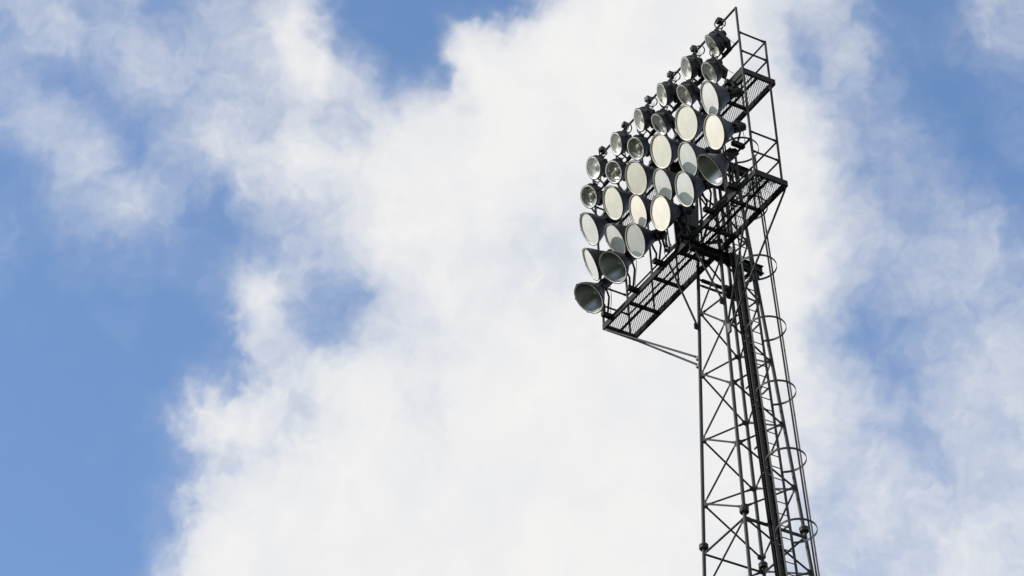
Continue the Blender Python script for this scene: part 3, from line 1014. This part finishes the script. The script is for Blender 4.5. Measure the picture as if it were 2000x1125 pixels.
for key, (rim, ax) in LAMPS.items():
    row, col = [int(t) for t in key.split(',')]
    big = row >= 3
    a = Vector(ax).normalized()
    offd = .40 if big else .16
    piv = Vector(rim) - a * offd
    yv = -a
    xv = yv.cross(Vector((0, 0, 1))).normalized()
    zv = xv.cross(yv).normalized()
    root = empty('bell_floodlight' if big else 'drum_floodlight', piv + Vector((0, 0, ZG)))
    M3 = Matrix((xv, yv, zv)).transposed()
    root.rotation_euler = M3.to_euler()
    inv = M3.inverted()
    lab, grp = LAB[key], ('large bell floodlights on the lower rows' if big else 'small round floodlights on the top rows')
    tag(root, lab, 'floodlight', grp)

    def loc(p):
        return inv @ (Vector(p) - piv)

    if big:
        if 'bell' not in proto:
            sh_, inn, rd, rb, hs, cap, bu = bell_parts()
            proto['bell'] = {'bell': (sh_, BELL), 'reflector': (inn, REFL), 'rim': (rd, RIMD), 'rim_ring': (rb, RIMB), 'housing': (hs, BLACK), 'end_cap': (cap, BLACK), 'bulb': (bu, CHIP)}
            proto['bell_o'] = {}
            for nm, (mb, mt) in proto['bell'].items():
                par = root
                if nm == 'rim_ring':
                    par = proto['bell_o']['rim']
                if nm == 'end_cap':
                    par = proto['bell_o']['housing']
                proto['bell_o'][nm] = mb.build(nm, mt, par)
            od = proto['bell_o']
            ob = od
        else:
            od = proto['bell_o']
            ob = {}
            for nm in ('bell', 'reflector', 'rim', 'housing', 'bulb'):
                ob[nm] = share(od[nm], root)
            ob['rim_ring'] = share(od['rim_ring'], ob['rim'])
            ob['end_cap'] = share(od['end_cap'], ob['housing'])
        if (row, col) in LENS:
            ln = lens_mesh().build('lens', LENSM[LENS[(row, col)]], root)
            if (row, col) in SHADE_CRESCENT:
                crescent_mesh(*SHADE_CRESCENT[(row, col)]).build('shade_crescent', CRESCENTM, ln)
    else:
        if 'drum' not in proto:
            sh_, inn, rd, rb, gl, so, bx, bt = drum_parts()
            proto['drum'] = {}
            for nm, mb, mt in (('drum', sh_, DRUM), ('reflector', inn, FACET), ('rim', rd, RIMD), ('rim_ring', rb, RIMB), ('lens', gl, GLASS), ('lamp_socket', so, SOCK), ('ballast_box', bx, DRUM), ('top_bracket', bt, BLUE)):
                par = proto['drum']['rim'] if nm == 'rim_ring' else root
                proto['drum'][nm] = mb.build(nm, mt, par)
            ob = proto['drum']
        else:
            od = proto['drum']
            ob = {}
            for nm in ('drum', 'reflector', 'rim', 'lens', 'lamp_socket', 'ballast_box', 'top_bracket'):
                ob[nm] = share(od[nm], root)
            ob['rim_ring'] = share(od['rim_ring'], ob['rim'])
        if row == 2:
            if 'shaded_reflector' not in proto:
                proto['shaded_reflector'] = od['reflector'].data.copy()
                proto['shaded_reflector'].materials[0] = FACETD
            ob['reflector'].data = proto['shaded_reflector']
        # turn the facets so no two lamps sparkle alike
        ob['reflector'].rotation_euler = (0, random.uniform(0, 6.28), 0)
    # yoke / stirrup, built in place and brought into the lamp's own frame
    zm = MOUNT[row]
    y = MB()
    if big:
        tip = Vector((piv.x, -.16, zm))
        up_ = 1 if zm < piv.z else -1
        for sx in (-1, 1):
            p0 = piv + xv * (sx * .165) - a * .07
            p1 = p0 + (tip - p0) * .45 + xv * (sx * .06) + Vector((0, .09, 0))
            p2 = tip + Vector((sx * .07, 0, .04 * up_))
            y.path([loc(p0), loc(p0 + (p1 - p0) * .5 + xv * sx * .015), loc(p1), loc(p1 + (p2 - p1) * .6), loc(p2)], .024, 8)
            y.tube(loc(p0 - xv * sx * .05), loc(p0 + xv * sx * .03), .05, n=12)
        arm = MB()
        bx_ = Vector((piv.x, -.27, zm)), Vector((piv.x, .03, zm))
        arm.bar(loc(bx_[0]), loc(bx_[1]), .10, .10, inv @ Vector((0, 0, 1)))
        ymb = y.build('yoke', BLACK, root)
        arm.build('mounting_arm', DARK, root)
        # supply cable hanging from the housing tail
        tail = piv - a * .37
        rr = random.Random(row * 10 + col)
        q = Vector((piv.x + rr.uniform(-.1, .1), .0, zm + .05))
        sag = rr.uniform(.12, .3)
        pts = []
        for i in range(13):
            t = i / 12
            p = tail.lerp(q, t)
            p.z -= sag * 4 * t * (1 - t)
            p.x += .05 * math.sin(t * 6 + col)
            pts.append(loc(p))
        cb = MB().path(pts, .0075, 5)
        cb.build('cable', RUB, root)
    else:
        tipz = zm
        for sx in (-1, 1):
            p0 = piv + xv * (sx * .27)
            p1 = Vector((piv.x + sx * .12, -.02, tipz))
            pm = p0.lerp(p1, .35) + xv * sx * .01
            y.bar(loc(p0), loc(pm), .05, .014, inv @ xv)
            y.bar(loc(pm), loc(p1), .05, .014, inv @ xv)
            y.tube(loc(p0 - xv * sx * .03), loc(p0 + xv * sx * .02), .03, n=10)
        y.box((0, 0, 0), (.001, .001, .001)) if False else None
        st = y.build('stirrup', BLACK, root)
        cl_ = MB()
        ctr = Vector((piv.x, -.02, tipz))
        cl_.bar(loc(ctr + Vector((-.15, 0, 0))), loc(ctr + Vector((.15, 0, 0))), .07, .07, inv @ Vector((0, 0, 1)))
        cl_.build('clamp', BLACK, root)
        # stiff cable loop over the top
        rr = random.Random(row * 31 + col)
        c0 = Vector((rr.uniform(-.03, .03), .36, .42))
        rad, tw = rr.uniform(.095, .12), rr.uniform(-.2, 1.3)
        pts = []
        for i in range(25):
            t = 2 * math.pi * i / 24 * .93 - 1.4
            pts.append(c0 + Vector((rad * math.cos(t) * math.cos(tw), rad * math.cos(t) * math.sin(tw), rad * 1.1 * math.sin(t))))
        MB().path(pts, .014, 6).build('cable_loop', RUB, root)
        MB().tube((0, .17, .18), (c0.x, .36, .31), .014, n=6).build('cable_gland', RUB, root)
        # thin lead back to the frame
        p0, q = loc(piv - a * .2 + zv * .1), loc(Vector((piv.x + .35, .0, piv.z - .28)))
        pts = [Vector(p0).lerp(q, i / 8) + Vector((0, 0, -.06 * math.sin(math.pi * i / 8))) for i in range(9)]
        MB().path(pts, .006, 5).build('cable', RUB, root)

# ------------------------------------------------------------------ small boxes along the top rail
first = None
BOXL = [
"small black box clipped on the top rail, leftmost of six",
"small black box clipped on the top rail, second from the left of six",
"small black box clipped on the top rail, third from the left of six",
"small black box clipped on the top rail, fourth from the left of six",
"small black box clipped on the top rail, fifth from the left of six",
"small black box clipped on the top rail, rightmost of six"
]
for i, x in enumerate((.48, 1.45, 2.44, 3.38, 4.35, 5.36)):
    if first is None:
        r0 = empty('control_box', (x, 0, H + ZG))
        b = MB()
        b.box((0, -.035, .075), (.13, .12, .12), .01)
        b.build('case', BLACK, r0)
        b = MB()
        b.bar((0, -.005, -.035), (0, -.005, .06), .075, .062, (1, 0, 0))
        b.build('clip', DARK, r0)
        b = MB()
        b.path([(.06, -.03, .03), (.10, -.02, -.05), (.06, .01, -.12), (.12, .0, -.16), (.16, 0, -.10)], .006, 5)
        b.build('cable', RUB, r0)
        first = r0
    else:
        r0 = first.copy()
        COL.objects.link(r0)
        r0.location = (x, 0, H + ZG)
        for ch in list(first.children):
            share(ch, r0)
    r0.rotation_euler = (random.uniform(-.2, .2), 0, random.uniform(-.15, .15))
    tag(r0, BOXL[i], 'control box', 'small boxes on the top rail')

# ------------------------------------------------------------------ switch cabinet and cable bundle on the lower platform
cab = empty('switch_cabinet', (3.04, .22, ZG + .0))
tag(cab, 'dark open switch cabinet with hanging wires at the middle of the lower platform', 'cabinet')
b = MB()
b.box((0, .12, .62), (.55, .03, .95))
b.box((-.265, .02, .62), (.02, .20, .95))
b.box((0, .02, 1.105), (.57, .24, .03))
b.box((0, .02, .14), (.55, .2, .02))
b.build('case', CABM, cab)
b = MB()
b.box((.30, -.10, .72), (.03, .46, .52), .008)
b.build('door', CABM, cab)
b = MB()
b.box((-.05, .09, .52), (.16, .03, .26))
b.box((.12, .09, .75), (.12, .04, .2))
b.build('panel', LABELM, cab)
b = MB()
for i in range(5):
    b.box((-.18 + .085 * i, .075, .98), (.06, .06, .1))
b.build('switch_row', BLACK, cab)
rnd = random.Random(5)
for i in range(34):
    x = rnd.uniform(-.26, .24)
    pts = [Vector((x, rnd.uniform(-.06, .08), rnd.uniform(.6, 1.05)))]
    for j in range(5):
        p = pts[-1]
        pts.append(Vector((p.x + rnd.uniform(-.07, .06), min(.09, max(-.16, p.y + rnd.uniform(-.06, .05))), max(.05, p.z - rnd.uniform(.08, .24)))))
    MBp = MB().path(pts, rnd.choice((.007, .009, .012)), 5)
    MBp.build('wire', RUBB if i % 2 else RUB, cab)

# loom of lamp cables lying along the front of the lower platform
bun = empty('cable_loom', (2.9, -.05, ZG + .02))
tag(bun, 'tangled black cable loom hanging over the front edge below the switch cabinet', 'cables')
for i in range(14):
    x0_, x1_ = rnd.uniform(-.42, -.05), rnd.uniform(.0, .25)
    pts = []
    for j in range(12):
        t = j / 11
        pts.append(Vector((x0_ + (x1_ - x0_) * t + .03 * math.sin(5 * t + i), -.04 - .05 * math.sin(math.pi * t), .62 - 1.0 * t + .45 * t * t - rnd.uniform(.15, .3) * math.sin(math.pi * t))))
    MB().path(pts, rnd.choice((.009, .012)), 5).build('cable', RUBB if i % 3 == 0 else RUB, bun)

# green rope tangle on the right-hand corner of the lower platform
rp = empty('rope_tangle', (5.78, .1, ZG))
tag(rp, 'tangle of dark green rope snagged on the right front corner of the lower platform', 'rope')
b = MB()
for i in range(46):
    p = Vector((rnd.uniform(-.42, .12), rnd.uniform(-.16, .10), rnd.uniform(-.2, .16)))
    pts = [p]
    d = Vector((rnd.uniform(-1, 1), rnd.uniform(-.5, .6), rnd.uniform(-1, .3))).normalized()
    for j in range(8):
        d = (d + Vector((rnd.uniform(-.7, .7), rnd.uniform(-.6, .7), rnd.uniform(-.8, .5)))).normalized()
        p = p + d * .055
        pts.append(p)
    b.path(pts, .0055, 4)
b.build('strands', ROPE, rp)
b = MB()
for i in range(10):
    p = Vector((rnd.uniform(-.05, .1), .0, rnd.uniform(-.12, .0)))
    pts = [p + Vector((.02 * j * rnd.uniform(.4, 1.4), .05 * j, -.012 * j * rnd.uniform(0, 2))) for j in range(9)]
    b.path(pts, .005, 4)
b.build('loose_ends', ROPE, rp)
